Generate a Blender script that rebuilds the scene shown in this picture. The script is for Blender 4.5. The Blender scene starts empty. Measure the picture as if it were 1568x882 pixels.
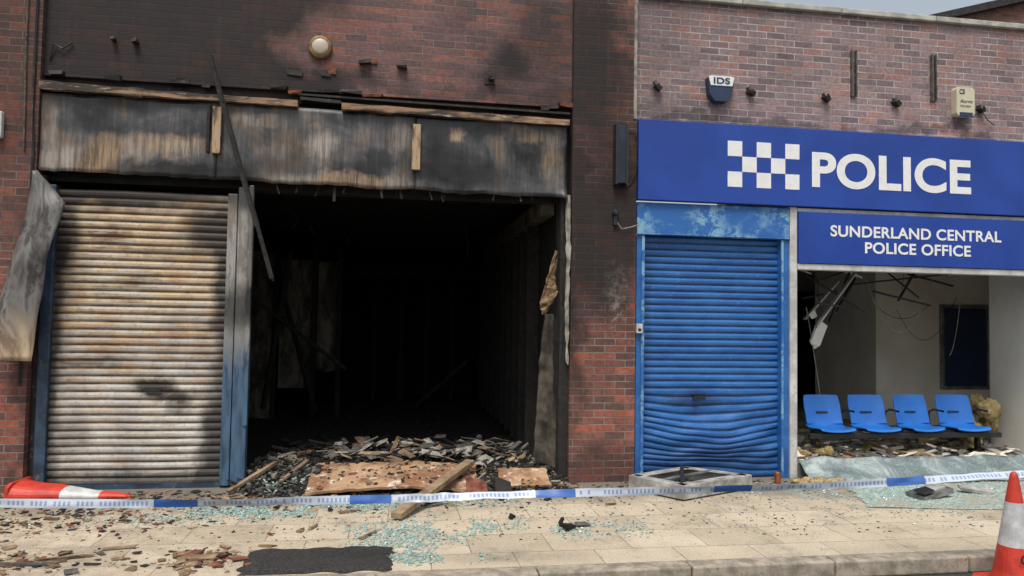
import bpy, bmesh, math, random
from mathutils import Vector, Matrix, Euler, noise
random.seed(7)
R=random.uniform
sc=bpy.context.scene
COL=bpy.context.collection

# ------------------------------------------------------------------ materials
def nd(nt,typ,inp=None,**props):
    n=nt.nodes.new(typ)
    for k,v in props.items(): setattr(n,k,v)
    for k,v in (inp or {}).items():
        s=n.inputs[k]
        if isinstance(v,bpy.types.NodeSocket): nt.links.new(v,s)
        else:
            if isinstance(v,(tuple,list)) and len(v)==3 and s.type=='RGBA': v=(*v,1)
            s.default_value=v
    return n
def newmat(name):
    m=bpy.data.materials.new(name); m.use_nodes=True
    nt=m.node_tree
    return m,nt,nt.nodes['Principled BSDF']
def pos(nt): return nd(nt,'ShaderNodeNewGeometry').outputs['Position']
def vmul(nt,v,t): return nd(nt,'ShaderNodeVectorMath',{0:v,1:t},operation='MULTIPLY').outputs[0]
def nz(nt,v,scale,detail=4,rough=.6,dist=0.0):
    return nd(nt,'ShaderNodeTexNoise',{'Vector':v,'Scale':scale,'Detail':detail,'Roughness':rough,'Distortion':dist}).outputs['Fac']
def ramp(nt,fac,stops,interp='LINEAR'):
    n=nd(nt,'ShaderNodeValToRGB',{'Fac':fac}); cr=n.color_ramp; cr.interpolation=interp
    while len(cr.elements)<len(stops): cr.elements.new(.5)
    for e,(p,c) in zip(cr.elements,stops):
        e.position=p; e.color=(c,c,c,1) if isinstance(c,(int,float)) else (*c,1)
    return n.outputs['Color']
def mix(nt,f,a,b,bt='MIX'): return nd(nt,'ShaderNodeMixRGB',{'Fac':f,'Color1':a,'Color2':b},blend_type=bt).outputs[0]
def mth(nt,op,a,b=0.0,c=None,clamp=False):
    d={0:a,1:b}
    if c is not None:d[2]=c
    return nd(nt,'ShaderNodeMath',d,operation=op,use_clamp=clamp).outputs[0]
def mrange(nt,v,a,b,c=0.0,d=1.0,smooth=True):
    return nd(nt,'ShaderNodeMapRange',{'Value':v,'From Min':a,'From Max':b,'To Min':c,'To Max':d},interpolation_type='SMOOTHSTEP' if smooth else 'LINEAR').outputs[0]
def bump(nt,h,strength=.5,dist=.01,nrm=None):
    d={'Height':h,'Strength':strength,'Distance':dist}
    if nrm is not None:d['Normal']=nrm
    return nd(nt,'ShaderNodeBump',d).outputs[0]
def blobs(nt,P,lst,warp=.5,wscale=1.4):
    """smooth weathering patches placed in metres on the wall, edges broken by noise"""
    nc=nd(nt,'ShaderNodeTexNoise',{'Vector':P,'Scale':wscale,'Detail':5.0,'Roughness':.65}).outputs['Color']
    off=nd(nt,'ShaderNodeVectorMath',{0:nc,1:(.5,.5,.5)},operation='SUBTRACT').outputs[0]
    off=vmul(nt,off,(warp*2,warp*2,warp*2))
    Pw=nd(nt,'ShaderNodeVectorMath',{0:P,1:off},operation='ADD').outputs[0]
    tot=None
    for cx,cz,rx,rz,s in lst:
        d=nd(nt,'ShaderNodeVectorMath',{0:Pw,1:(cx,0,cz)},operation='SUBTRACT').outputs[0]
        d=vmul(nt,d,(1/rx,0,1/rz))
        l=nd(nt,'ShaderNodeVectorMath',{0:d},operation='LENGTH').outputs['Value']
        v=mrange(nt,l,1.1,.3,0,s)
        tot=v if tot is None else mth(nt,'ADD',tot,v,clamp=True)
    return tot

def brick(name,stops,mortar,soot=None,sootc=(.008,.0078,.008),pale=None,drip=None,msz=.0055):
    m,nt,b=newmat(name); P=pos(nt)
    sx=nd(nt,'ShaderNodeSeparateXYZ',{0:P}).outputs
    wob=mth(nt,'MULTIPLY',mth(nt,'SUBTRACT',nz(nt,P,7,2),.5),.008)
    u=mth(nt,'ADD',mth(nt,'ADD',sx[0],sx[1]),wob); v=mth(nt,'ADD',sx[2],wob)
    uv=nd(nt,'ShaderNodeCombineXYZ',{0:u,1:v}).outputs[0]
    B=nd(nt,'ShaderNodeTexBrick',{'Vector':uv,'Color1':(0,0,0),'Color2':(1,1,1),'Mortar':(0,0,0),'Scale':1.0,'Mortar Size':msz,'Mortar Smooth':.25,'Bias':0.0,'Brick Width':.225,'Row Height':.075})
    B.offset=.5
    c=ramp(nt,B.outputs['Color'],stops)
    var=nz(nt,P,26,5,.7)
    c=mix(nt,.65,c,mix(nt,1,c,ramp(nt,var,[(.3,.4),(.7,1.6)]),'MULTIPLY'))
    big=nz(nt,P,.9,4)
    c=mix(nt,.6,c,mix(nt,1,c,ramp(nt,big,[(.3,.55),(.7,1.4)]),'MULTIPLY'))
    mor=mix(nt,mrange(nt,nz(nt,P,3,4),.35,.65),mortar,tuple(x*.5 for x in mortar))
    col=mix(nt,B.outputs['Fac'],c,mor)
    if pale:
        f=blobs(nt,P,pale,.25,5); f=mth(nt,'MULTIPLY',f,ramp(nt,nz(nt,P,14,5,.7),[(.45,0.0),(.55,1.0)]))
        col=mix(nt,f,col,(.42,.38,.34))
    if soot:
        f=blobs(nt,P,soot)
        streak=nz(nt,vmul(nt,P,(9,9,.7)),1.2,5,.7)
        f=mth(nt,'MULTIPLY',f,mrange(nt,streak,.15,.5,.78,1.0),clamp=True)
        col=mix(nt,mth(nt,'MULTIPLY',f,.97),col,mix(nt,.22,sootc,mix(nt,.8,col,(.12,.12,.13),'MULTIPLY')))
    if drip:
        f=blobs(nt,P,drip,.2,3)
        dr=mrange(nt,nz(nt,vmul(nt,P,(20,20,.35)),1.3,5,.7),.60,.70,0,.35)
        col=mix(nt,mth(nt,'MULTIPLY',f,dr),col,(.32,.28,.27))
    nt.links.new(col,b.inputs['Base Color'])
    b.inputs['Roughness'].default_value=.82
    h=mth(nt,'ADD',mth(nt,'SUBTRACT',1.0,B.outputs['Fac']),mth(nt,'MULTIPLY',var,.5))
    nt.links.new(bump(nt,h,.7,.008),b.inputs['Normal'])
    return m

def plain(name,c,rough=.7,metal=0.0,scale=8,amt=.35,c2=None,bs=.3,bd=.004,stretch=(1,1,1),cut=None,c3=None,coat=0):
    m,nt,b=newmat(name); P=pos(nt); V=vmul(nt,P,stretch)
    n=nz(nt,V,scale,6,.65)
    if c2 is None: c2=tuple(x*(1-amt) for x in c)
    lo,hi=cut or (.35,.65)
    col=mix(nt,mrange(nt,n,lo,hi),c,c2)
    if c3: col=mix(nt,mrange(nt,nz(nt,V,scale*2.7,5,.7),.56,.66),col,c3)
    nt.links.new(col,b.inputs['Base Color'])
    b.inputs['Roughness'].default_value=rough; b.inputs['Metallic'].default_value=metal
    if coat: b.inputs['Coat Weight'].default_value=coat
    if bs: nt.links.new(bump(nt,nz(nt,V,scale*4,4,.7),bs,bd),b.inputs['Normal'])
    return m

M={}
M['brick_l']=brick('sooty_brick',[(0,(.11,.065,.065)),(.4,(.155,.08,.075)),(.75,(.20,.09,.075)),(.93,(.28,.10,.065)),(1,(.10,.065,.07))],(.19,.16,.15),
  soot=[(-3.0,4.9,2.0,1.5,1),(-2.0,5.0,1.3,1.1,1),(-2.6,4.3,1.7,.8,1),(-2.3,4.05,2.4,.4,.9),(-.5,4.02,1.0,.22,.5),(1.55,4.75,.55,.8,.75),(1.05,4.35,.35,.4,.85),(1.6,3.98,.6,.3,.6),(-1.0,4.95,.55,.5,.7),(.7,4.0,.8,.15,.4)],
  drip=[(.1,4.6,1.2,.8,1)])
M['brick_p']=brick('pier_brick',[(0,(.10,.05,.045)),(.35,(.145,.06,.048)),(.7,(.20,.07,.05)),(.9,(.29,.085,.05)),(1,(.12,.065,.06))],(.24,.215,.185),
  soot=[(2.1,3.4,.85,1.9,.8),(1.9,4.9,.6,1.2,.8),(2.3,2.4,.6,1.0,.55),(1.8,2.0,.22,2.0,.8),(-3.6,3.9,.9,1.7,.55),(-3.42,1.3,.15,1.9,.5),(2.2,.1,.9,.3,.5)],
  pale=[(2.32,2.08,.16,.32,1.0),(2.3,1.75,.14,.18,.8)])
M['brick_r']=brick('mauve_brick',[(0,(.17,.12,.128)),(.35,(.24,.17,.178)),(.7,(.285,.19,.188)),(.9,(.33,.17,.145)),(1,(.14,.105,.12))],(.46,.44,.42),
  soot=[(2.6,5.0,.8,1.1,.4),(2.6,4.0,1.0,.25,.4),(5,3.85,6,.10,.6)],sootc=(.03,.027,.027),drip=[(6,4.6,4,1,.9)],msz=.0062)
M['char']=plain('charred_surface',(.010,.0095,.009),.9,0,3,.6,c3=(.02,.018,.016),bs=.6,bd=.01)
M['charw']=plain('charred_timber',(.022,.019,.017),.85,0,12,.6,bs=.6,bd=.008,c3=(.05,.045,.04))
M['ash']=plain('ash_rubble',(.12,.112,.10),.95,0,9,.6,bs=.8,bd=.01,c3=(.26,.25,.235))
M['pale']=plain('pale_plaster',(.38,.36,.31),.9,0,9,.55,bs=.5,bd=.006)
M['board']=plain('scorched_partition',(.22,.20,.16),.9,0,3,.8,c2=(.03,.027,.022),bs=.4,stretch=(2,2,.7))
M['wood']=plain('burnt_wood',(.30,.19,.10),.75,0,4,.8,c2=(.06,.035,.02),bs=.5,stretch=(1,4,4),c3=(.42,.33,.22))
M['woodv']=plain('burnt_batten',(.30,.18,.10),.75,0,1.6,.8,c2=(.035,.025,.02),bs=.5,stretch=(1.2,3,8),c3=(.42,.32,.22),cut=(.40,.56))
M['ply']=plain('plywood_sheet',(.42,.27,.16),.75,0,3,.5,c2=(.24,.12,.06),bs=.4,c3=(.62,.56,.47),cut=(.4,.58))
M['plank']=plain('timber_plank',(.36,.26,.16),.75,0,4,.5,c2=(.14,.085,.05),bs=.4)
M['redbrick']=plain('spalled_brick',(.25,.08,.05),.9,0,12,.7,bs=.6,c3=(.08,.05,.04))
M['rust']=plain('weathered_steel',(.16,.14,.13),.6,.3,12,.5,c3=(.30,.28,.26))
M['darkhole']=plain('dark_steel',(.02,.018,.017),.7,0,6,.5,c3=(.10,.05,.03))
M['white']=plain('white_paint',(.58,.58,.56),.5,0,5,.35,bs=.05,c3=(.40,.39,.36))
M['greymet']=plain('galvanised_metal',(.33,.33,.33),.45,.6,7,.4,c2=(.16,.15,.14),bs=.15,c3=(.12,.10,.09))
M['interior']=plain('painted_plaster',(.80,.77,.69),.85,0,1.2,.25,c2=(.66,.62,.53),bs=.1)
M['interiorw']=plain('white_plaster',(.80,.78,.72),.85,0,1.5,.15,bs=.1)
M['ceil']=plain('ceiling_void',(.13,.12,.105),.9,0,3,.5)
M['black']=plain('black_plastic',(.02,.021,.024),.45,0,10,.3,bs=.05)
M['foam']=plain('insulation_foam',(.52,.41,.20),.95,0,14,.5,c2=(.30,.21,.09),bs=1,bd=.02)
M['chair']=plain('blue_seat_plastic',(.02,.17,.60),.35,0,3,.18,bs=.02)
M['framewhite']=plain('dirty_white_frame',(.46,.46,.43),.5,0,6,.6,c2=(.20,.19,.17),bs=.1)
M['glassc']=plain('glass_crumbs',(.42,.56,.53),.15,0,20,.4,c2=(.24,.37,.35),bs=0,coat=.5)
M['steelblue']=plain('blue_painted_frame',(.04,.08,.14),.5,.1,4,.5,c2=(.02,.03,.05),bs=.1,c3=(.12,.12,.12))
M['concrete']=plain('coping_stone',(.50,.50,.45),.85,0,5,.4)

m,nt,b=newmat('scorched_post'); P=pos(nt); z=nd(nt,'ShaderNodeSeparateXYZ',{0:P}).outputs[2]
n=nz(nt,vmul(nt,P,(6,6,1)),2,6,.7)
g=ramp(nt,n,[(.32,(.035,.03,.03)),(.45,(.34,.33,.31)),(.58,(.18,.16,.14)),(.7,(.26,.20,.14))])
bl=mix(nt,mrange(nt,n,.35,.6),(.02,.045,.085),(.06,.12,.20))
f=mrange(nt,mth(nt,'ADD',z,mth(nt,'MULTIPLY',n,1.2)),1.6,2.3)
pc=mix(nt,f,bl,g)
dk=blobs(nt,P,[(-1.5,1.75,.4,.3,.85),(-1.5,2.9,.4,.25,.8),(-1.42,2.2,.06,.6,.6)],.1,5)
nt.links.new(mix(nt,dk,pc,(.015,.015,.016)),b.inputs['Base Color']); b.inputs['Roughness'].default_value=.55
M['post']=m

m,nt,b=newmat('scorched_fascia'); P=pos(nt)
st=nz(nt,vmul(nt,P,(13,1,.9)),1.6,7,.8)
bg=nz(nt,P,1.3,6,.62,.5)
c=ramp(nt,bg,[(.30,(.008,.008,.009)),(.44,(.02,.02,.022)),(.53,(.055,.055,.058)),(.60,(.10,.075,.055)),(.72,(.065,.06,.055))])
c=mix(nt,mrange(nt,st,.42,.66,0,.8),c,mix(nt,1,c,(2.4,2.3,2.2),'MULTIPLY'))
pl=blobs(nt,P,[(-3.0,3.10,.5,.22,1),(-2.45,3.30,.6,.16,.8),(-.75,3.38,.16,.26,.9),(-.5,3.06,1.0,.10,.8),(.62,3.58,.09,.1,.9),(1.35,3.62,.4,.10,.5),(1.6,3.35,.15,.3,.5),(-1.4,3.62,.4,.08,.5),(-2.0,3.3,.4,.14,.5),(.0,3.5,.12,.25,.4),(-3.25,3.4,.1,.3,.5),(-1.2,3.3,.2,.12,.4)],.16,4)
pl=mth(nt,'MULTIPLY',pl,mrange(nt,st,.35,.6,.15,.95))
c=mix(nt,pl,c,mix(nt,mrange(nt,bg,.4,.6),(.42,.28,.17),(.36,.33,.30)))
dk=blobs(nt,P,[(-2.3,3.08,.6,.12,1),(-1.7,3.06,.5,.14,1),(.75,3.15,.6,.25,.9),(0.95,3.64,.6,.10,.8),(-2.7,3.68,.7,.10,.7),(-1.1,3.2,.35,.25,.5),(-2.9,3.5,.5,.12,.5),(.3,3.3,.4,.3,.5)],.14,5)
c=mix(nt,mth(nt,'MULTIPLY',dk,.9),c,(.007,.007,.008))
nt.links.new(c,b.inputs['Base Color'])
b.inputs['Metallic'].default_value=.1; nt.links.new(mrange(nt,bg,.35,.65,.32,.65),b.inputs['Roughness'])
nt.links.new(bump(nt,nz(nt,P,2.2,3),.5,.03),b.inputs['Normal'])
M['fascia']=m

m,nt,b=newmat('burnt_shutter_paint'); P=pos(nt)
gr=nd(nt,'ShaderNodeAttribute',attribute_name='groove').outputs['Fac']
hs=nz(nt,vmul(nt,P,(1.3,1,13)),1.3,6,.75)
big=nz(nt,P,1.3,5,.6)
zz=nd(nt,'ShaderNodeSeparateXYZ',{0:P}).outputs[2]
rustf=mth(nt,'ADD',mrange(nt,hs,.42,.60,0,.8),mrange(nt,zz,.4,2.5,-.30,.42),clamp=True)
c=mix(nt,mrange(nt,big,.35,.65),(.34,.34,.33),(.56,.54,.49))
c=mix(nt,rustf,c,ramp(nt,big,[(.32,(.18,.085,.035)),(.44,(.42,.24,.10)),(.54,(.56,.42,.25)),(.66,(.17,.09,.05))]))
c=mix(nt,mrange(nt,nz(nt,P,30,5,.8),.50,.68,0,.55),c,(.14,.11,.09))
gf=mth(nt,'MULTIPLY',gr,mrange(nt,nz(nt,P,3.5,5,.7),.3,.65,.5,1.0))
c=mix(nt,gf,c,(.07,.04,.026))  # rust tone in the slat grooves, doubling as painted groove shade
dk=blobs(nt,P,[(-2.3,.98,.24,.11,1),(-2.1,.88,.35,.09,.9),(-2.05,.78,.14,.12,.6),(-2.9,1.22,.5,.07,.6),(-1.80,2.50,.38,.32,1),(-1.66,1.9,.16,1.0,1),(-2.6,2.86,1.5,.20,1),(-1.68,.4,.22,1.0,1),(-3.22,1.2,.14,1.8,.9),(-2.4,.03,1.5,.2,.9),(-3.15,2.5,.2,.6,.9),(-3.0,.5,.2,.3,.45),(-2.6,1.95,.5,.08,.35),(-2.3,2.3,.4,.07,.4)],.13,4)
c=mix(nt,mth(nt,'MULTIPLY',dk,.93),c,(.018,.016,.016))
nt.links.new(c,b.inputs['Base Color']); b.inputs['Roughness'].default_value=.6; b.inputs['Metallic'].default_value=.1
nt.links.new(bump(nt,nz(nt,P,60,3),.25,.002),b.inputs['Normal'])
M['shutl']=m

m,nt,b=newmat('blue_shutter_paint'); P=pos(nt)
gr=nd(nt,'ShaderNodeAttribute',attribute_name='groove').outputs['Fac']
big=nz(nt,vmul(nt,P,(1,1,2)),1.6,5,.65)
c=mix(nt,mrange(nt,big,.3,.7),(.012,.09,.31),(.03,.15,.42))
c=mix(nt,mrange(nt,nz(nt,P,45,4,.75),.60,.70,0,.6),c,(.26,.38,.50))
c=mix(nt,mth(nt,'MULTIPLY',gr,mrange(nt,nz(nt,P,4,4,.7),.3,.7,.45,.95)),c,(.005,.015,.055))  # slat grooves darkened in the blue itself, standing in for their shade
dk=blobs(nt,P,[(3.2,.85,.5,.12,.5),(3.4,.2,1.2,.25,.5),(2.65,1.5,.1,1.5,.35)],.15,5)
c=mix(nt,dk,c,(.01,.02,.05))
nt.links.new(c,b.inputs['Base Color']); b.inputs['Roughness'].default_value=.42
M['shutr']=m

m,nt,b=newmat('weathered_blue_board'); P=pos(nt)
f=mrange(nt,nz(nt,P,7,7,.75),.47,.53)
f2=mrange(nt,nz(nt,P,2.2,3),.4,.6)
c=mix(nt,mth(nt,'MULTIPLY',f,f2),(.02,.12,.38),(.20,.38,.53))
c=mix(nt,mrange(nt,nz(nt,vmul(nt,P,(1,1,3)),5,6,.8),.55,.65,0,.8),c,(.09,.25,.46))
nt.links.new(c,b.inputs['Base Color']); b.inputs['Roughness'].default_value=.6
M['header']=m

m,nt,b=newmat('blue_sign_face'); P=pos(nt)
c=mix(nt,mrange(nt,nz(nt,P,1.2,5),.3,.7),(.009,.042,.26),(.014,.060,.34))
sc_=mrange(nt,nz(nt,vmul(nt,P,(6,1,1)),9,6,.8),.66,.72,0,.5)
c=mix(nt,sc_,c,(.12,.17,.42))
nt.links.new(c,b.inputs['Base Color']); nt.links.new(mrange(nt,nz(nt,P,3,5),.3,.7,.26,.42),b.inputs['Roughness'])
nt.links.new(bump(nt,nz(nt,P,1.5,2),.25,.02),b.inputs['Normal'])
M['sign']=m
M['letter']=plain('white_letter',(.80,.80,.80),.6,0,12,.08,bs=0)

m,nt,b=newmat('paving_flags'); P=pos(nt)
wv=nd(nt,'ShaderNodeVectorMath',{0:P,1:vmul(nt,nd(nt,'ShaderNodeTexNoise',{'Vector':P,'Scale':1.3,'Detail':1.0}).outputs['Color'],(.03,.03,0))},operation='ADD').outputs[0]
B=nd(nt,'ShaderNodeTexBrick',{'Vector':wv,'Color1':(0,0,0),'Color2':(1,1,1),'Mortar':(0,0,0),'Scale':1.0,'Mortar Size':.005,'Mortar Smooth':.3,'Bias':0.0,'Brick Width':.60,'Row Height':.45})
B.offset=.5
c=ramp(nt,B.outputs['Color'],[(0,(.46,.39,.285)),(.5,(.52,.44,.325)),(1,(.58,.495,.375))])
c=mix(nt,.85,c,mix(nt,1,c,ramp(nt,nz(nt,P,1.6,7,.75),[(.3,.45),(.46,.90),(.7,1.12)]),'MULTIPLY'))
c=mix(nt,.7,c,mix(nt,1,c,ramp(nt,nz(nt,P,70,3,.8),[(.3,.55),(.7,1.3)]),'MULTIPLY'))
c=mix(nt,mrange(nt,nz(nt,P,6,7,.8),.55,.68,0,.6),c,(.19,.155,.115))
c=mix(nt,mth(nt,'MULTIPLY',mrange(nt,nz(nt,P,22,5,.8),.58,.66),.5),c,(.13,.105,.08))
sp=nd(nt,'ShaderNodeSeparateXYZ',{0:P}).outputs
f=mth(nt,'MULTIPLY',mrange(nt,mth(nt,'ADD',sp[1],mth(nt,'MULTIPLY',mth(nt,'SUBTRACT',nz(nt,P,2.5,6,.7),.5),1.4)),-1.15,-.2),.85)
c=mix(nt,f,c,(.10,.09,.078))
fl=mth(nt,'MULTIPLY',mrange(nt,sp[0],.4,-2.4),mrange(nt,nz(nt,P,3.3,7,.75),.40,.62))
c=mix(nt,mth(nt,'MULTIPLY',fl,.5),c,(.17,.13,.10))
spot=mrange(nt,nd(nt,'ShaderNodeTexVoronoi',{'Vector':P,'Scale':3.1}).outputs['Distance'],.075,.04)
c=mix(nt,mth(nt,'MULTIPLY',spot,.4),c,(.12,.10,.09))
c=mix(nt,mth(nt,'MULTIPLY',B.outputs['Fac'],mrange(nt,nz(nt,P,5,4),.3,.7,.35,.9)),c,(.16,.13,.10))
nt.links.new(c,b.inputs['Base Color']); b.inputs['Roughness'].default_value=.85
h=mth(nt,'SUBTRACT',mth(nt,'MULTIPLY',nz(nt,P,40,4),.4),B.outputs['Fac'])
nt.links.new(bump(nt,h,.5,.006),b.inputs['Normal'])
M['flag']=m
M['asphalt']=plain('road_asphalt',(.055,.054,.052),.9,0,120,.6,c2=(.03,.03,.03),bs=.7,bd=.006)
M['patch']=plain('asphalt_patch',(.075,.07,.066),.92,0,60,.6,c2=(.018,.018,.018),bs=1,bd=.02,c3=(.16,.15,.14))
M['kerb']=plain('kerb_stone',(.38,.33,.26),.85,0,9,.5,bs=.5,c3=(.18,.155,.13))

m,nt,b=newmat('crazed_glass'); P=pos(nt)
vd=nd(nt,'ShaderNodeTexVoronoi',{'Vector':P,'Scale':26.0},feature='DISTANCE_TO_EDGE').outputs['Distance']
bn=nz(nt,P,2.5,6,.7,.8)
c=ramp(nt,bn,[(.3,(.08,.11,.115)),(.5,(.17,.22,.225)),(.62,(.38,.44,.44)),(.75,(.15,.19,.20))])
c=mix(nt,mrange(nt,vd,.06,.0,0,.4),c,(.45,.50,.50))
nt.links.new(c,b.inputs['Base Color']); b.inputs['Roughness'].default_value=.25
nt.links.new(bump(nt,bn,.6,.04),b.inputs['Normal'])
M['craze']=m

# ------------------------------------------------------------------ mesh builder
class MB:
    def __init__(s): s.v=[];s.f=[];s.m=[];s.k=[];s.g=None
    def mi(s,k):
        if k not in s.k: s.k.append(k)
        return s.k.index(k)
    def hexa(s,pts,k):
        i=len(s.v); s.v+=[tuple(p) for p in pts]; q=s.mi(k)
        for f in ((0,3,2,1),(4,5,6,7),(0,1,5,4),(1,2,6,5),(2,3,7,6),(3,0,4,7)):
            s.f.append(tuple(i+j for j in f)); s.m.append(q)
    def box(s,x0,x1,y0,y1,z0,z1,k):
        s.hexa([(x0,y0,z0),(x1,y0,z0),(x1,y1,z0),(x0,y1,z0),(x0,y0,z1),(x1,y0,z1),(x1,y1,z1),(x0,y1,z1)],k)
    def rbox(s,c,size,rot,k,jit=0.0):
        mt=Euler(rot).to_matrix(); pts=[]
        for sx,sy,sz in ((-1,-1,-1),(1,-1,-1),(1,1,-1),(-1,1,-1),(-1,-1,1),(1,-1,1),(1,1,1),(-1,1,1)):
            p=Vector((sx*size[0]/2*(1+R(-jit,jit)),sy*size[1]/2*(1+R(-jit,jit)),sz*size[2]/2*(1+R(-jit,jit))))
            pts.append(mt@p+Vector(c))
        s.hexa(pts,k)
    def beam(s,a,b,w,h,k,jit=0):
        a=Vector(a);b=Vector(b);d=(b-a); L=d.length
        q=d.to_track_quat('X','Z').to_matrix(); c=(a+b)/2; pts=[]
        for sx,sy,sz in ((-1,-1,-1),(1,-1,-1),(1,1,-1),(-1,1,-1),(-1,-1,1),(1,-1,1),(1,1,1),(-1,1,1)):
            pts.append(q@Vector((sx*L/2*(1+R(-jit,jit)*.2),sy*w/2*(1+R(-jit,jit)),sz*h/2*(1+R(-jit,jit))))+c)
        s.hexa(pts,k)
    def poly(s,pts,k):
        i=len(s.v); s.v+=[tuple(p) for p in pts]; s.f.append(tuple(range(i,i+len(pts)))); s.m.append(s.mi(k))
    def grid(s,nu,nv,fn,k,kf=None):
        i=len(s.v)
        for a in range(nu+1):
            for c in range(nv+1): s.v.append(tuple(fn(a/nu,c/nv)))
        for a in range(nu):
            for c in range(nv):
                p=i+a*(nv+1)+c
                s.f.append((p,p+nv+1,p+nv+2,p+1)); s.m.append(s.mi(kf(a/nu,c/nv) if kf else k))
    def tube(s,pts,r,k,n=6):
        pts=[Vector(p) for p in pts]; i=len(s.v); q=s.mi(k)
        for j,p in enumerate(pts):
            d=(pts[min(j+1,len(pts)-1)]-pts[max(j-1,0)]).normalized()
            mt=d.to_track_quat('Z','Y').to_matrix()
            for t in range(n):
                a=2*math.pi*t/n; s.v.append(tuple(p+mt@Vector((r*math.cos(a),r*math.sin(a),0))))
        for j in range(len(pts)-1):
            for t in range(n):
                s.f.append((i+j*n+t,i+j*n+(t+1)%n,i+(j+1)*n+(t+1)%n,i+(j+1)*n+t)); s.m.append(q)
    def lathe(s,prof,k,n=32,mt=None,kf=None,cap=True):
        mt=mt or Matrix(); i=len(s.v)
        for r,z in prof:
            for t in range(n):
                a=2*math.pi*t/n; s.v.append(tuple(mt@Vector((r*math.cos(a),r*math.sin(a),z))))
        for j in range(len(prof)-1):
            kk=kf((prof[j][1]+prof[j+1][1])/2) if kf else k
            for t in range(n):
                s.f.append((i+j*n+t,i+j*n+(t+1)%n,i+(j+1)*n+(t+1)%n,i+(j+1)*n+t)); s.m.append(s.mi(kk))
        if cap:
            for j,rev in ((0,True),(len(prof)-1,False)):
                f=[i+j*n+t for t in range(n)]
                if rev:f=f[::-1]
                s.f.append(tuple(f)); s.m.append(s.mi(k if not kf else kf(prof[j][1])))
    def obj(s,name,parent=None,smooth=False,bevel=0,solid=0):
        me=bpy.data.meshes.new(name); me.from_pydata(s.v,[],s.f)
        for k in s.k: me.materials.append(M[k])
        me.polygons.foreach_set('material_index',s.m)
        if smooth: me.polygons.foreach_set('use_smooth',[True]*len(s.f))
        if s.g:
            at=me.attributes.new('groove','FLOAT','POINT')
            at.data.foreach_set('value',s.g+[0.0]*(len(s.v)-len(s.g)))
        me.update()
        o=bpy.data.objects.new(name,me); COL.objects.link(o)
        if parent: o.parent=parent
        if solid:
            md=o.modifiers.new('solid','SOLIDIFY'); md.thickness=solid
        if bevel:
            md=o.modifiers.new('bev','BEVEL'); md.width=bevel; md.segments=2; md.limit_method='ANGLE'
        return o
def empty(name):
    e=bpy.data.objects.new(name,None); COL.objects.link(e); return e
def text(body,name,x0,x1,z0,z1,y,parent,matk='letter',bold=.02):
    cu=bpy.data.curves.new(name,'FONT'); cu.body=body; cu.size=1; cu.offset=bold; cu.extrude=0; cu.space_character=1.04
    o=bpy.data.objects.new(name,cu); COL.objects.link(o)
    bpy.context.view_layer.update()
    dg=bpy.context.evaluated_depsgraph_get()
    me=bpy.data.meshes.new_from_object(o.evaluated_get(dg)); bpy.data.objects.remove(o)
    xs=[v.co.x for v in me.vertices]; ys=[v.co.y for v in me.vertices]
    a,b_,c,d=min(xs),max(xs),min(ys),max(ys)
    for v in me.vertices:
        v.co=Vector((x0+(v.co.x-a)/(b_-a)*(x1-x0),y,z0+(v.co.y-c)/(d-c)*(z1-z0)))
    me.polygons.foreach_set('use_smooth',[False]*len(me.polygons))
    me.materials.clear(); me.materials.append(M[matk]); me.update()
    o=bpy.data.objects.new(name,me); COL.objects.link(o); o.parent=parent
    return o

# ------------------------------------------------------------------ ground
g=MB(); g.poly([(-200,-200,-.12),(200,-200,-.12),(200,200,-.12),(-200,200,-.12)],'asphalt'); g.obj('road')
g=MB(); g.box(-60,60,-2.57,16,-.11,0,'flag'); g.obj('pavement')
g=MB(); x=-30.04
while x<40:
    dz=R(-.004,.004)
    g.box(x+.004,x+1.066,-2.72+R(-.004,.004),-2.574,-.119,.002+dz,'kerb'); x+=1.07
g.obj('kerb',bevel=.014)
g=MB()
def fp(u,v):
    x=-.97+u*.99+.05*noise.noise(Vector((v*6,1,u*3))); y=-2.56+v*.5+.04*noise.noise(Vector((u*8,7,0)))
    e=min(u,1-u,v,1-v); 
    return (x,y,.006+(.022+.012*noise.noise(Vector((x*9,y*9,0))))*min(1,e*14))
g.grid(50,26,fp,'patch'); g.obj('asphalt_patch',smooth=True)

# ------------------------------------------------------------------ burnt shop building
shop=empty('burnt_shop_building')
w=MB()
w.box(-3.37,1.82,0,.35,3.95,6.6,'brick_l')
w.obj('brick_spandrel',shop)
w=MB()
w.box(-9,-3.372,-.06,.5,0,6.6,'brick_p')
w.box(1.822,2.49,-.06,.5,0,6.6,'brick_p')
w.box(2.492,2.53,-.055,.5,0,3.84,'brick_p')
w.obj('brick_piers',shop)
w=MB(); w.box(2.493,2.530,-.045,.4,3.86,6.6,'pale'); w.obj('movement_joint',shop)
w=MB(); x=-3.3
while x<1.75:
    if random.random()<.5:
        L=R(.06,.21); w.rbox((x+L/2,.004+R(-.015,.012),3.955+R(-.035,.02)),(L,.08,R(.02,.055)),(R(-.15,.15),R(-.1,.1),R(-.1,.1)),'redbrick' if random.random()<(.45 if -1.3<x<1.75 else .12) else 'darkhole',.2); x+=L+.01
    else: x+=R(.06,.3)
for (bx,bz) in ((-.68,4.17),(-.74,4.14),(.93,4.17),(-1.05,4.13),(-.3,4.30)):
    w.rbox((bx,-.002,bz),(R(.07,.16),.03,R(.035,.055)),(0,R(-.05,.05),0),random.choice(['redbrick','darkhole']),.2)
w.obj('spalled_bricks',shop)
w=MB()
for (bx,bz,l) in ((-2.55,4.33,.05),(-2.75,4.34,.04),(.02,4.26,.10),(-.35,4.28,.12),(.95,4.2,.06)):
    w.rbox((bx,-.03,bz),(l,.08,.03),(0,R(-.3,.3),0),'darkhole',.2)
w.obj('wall_fixings',shop)
w=MB()
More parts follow.
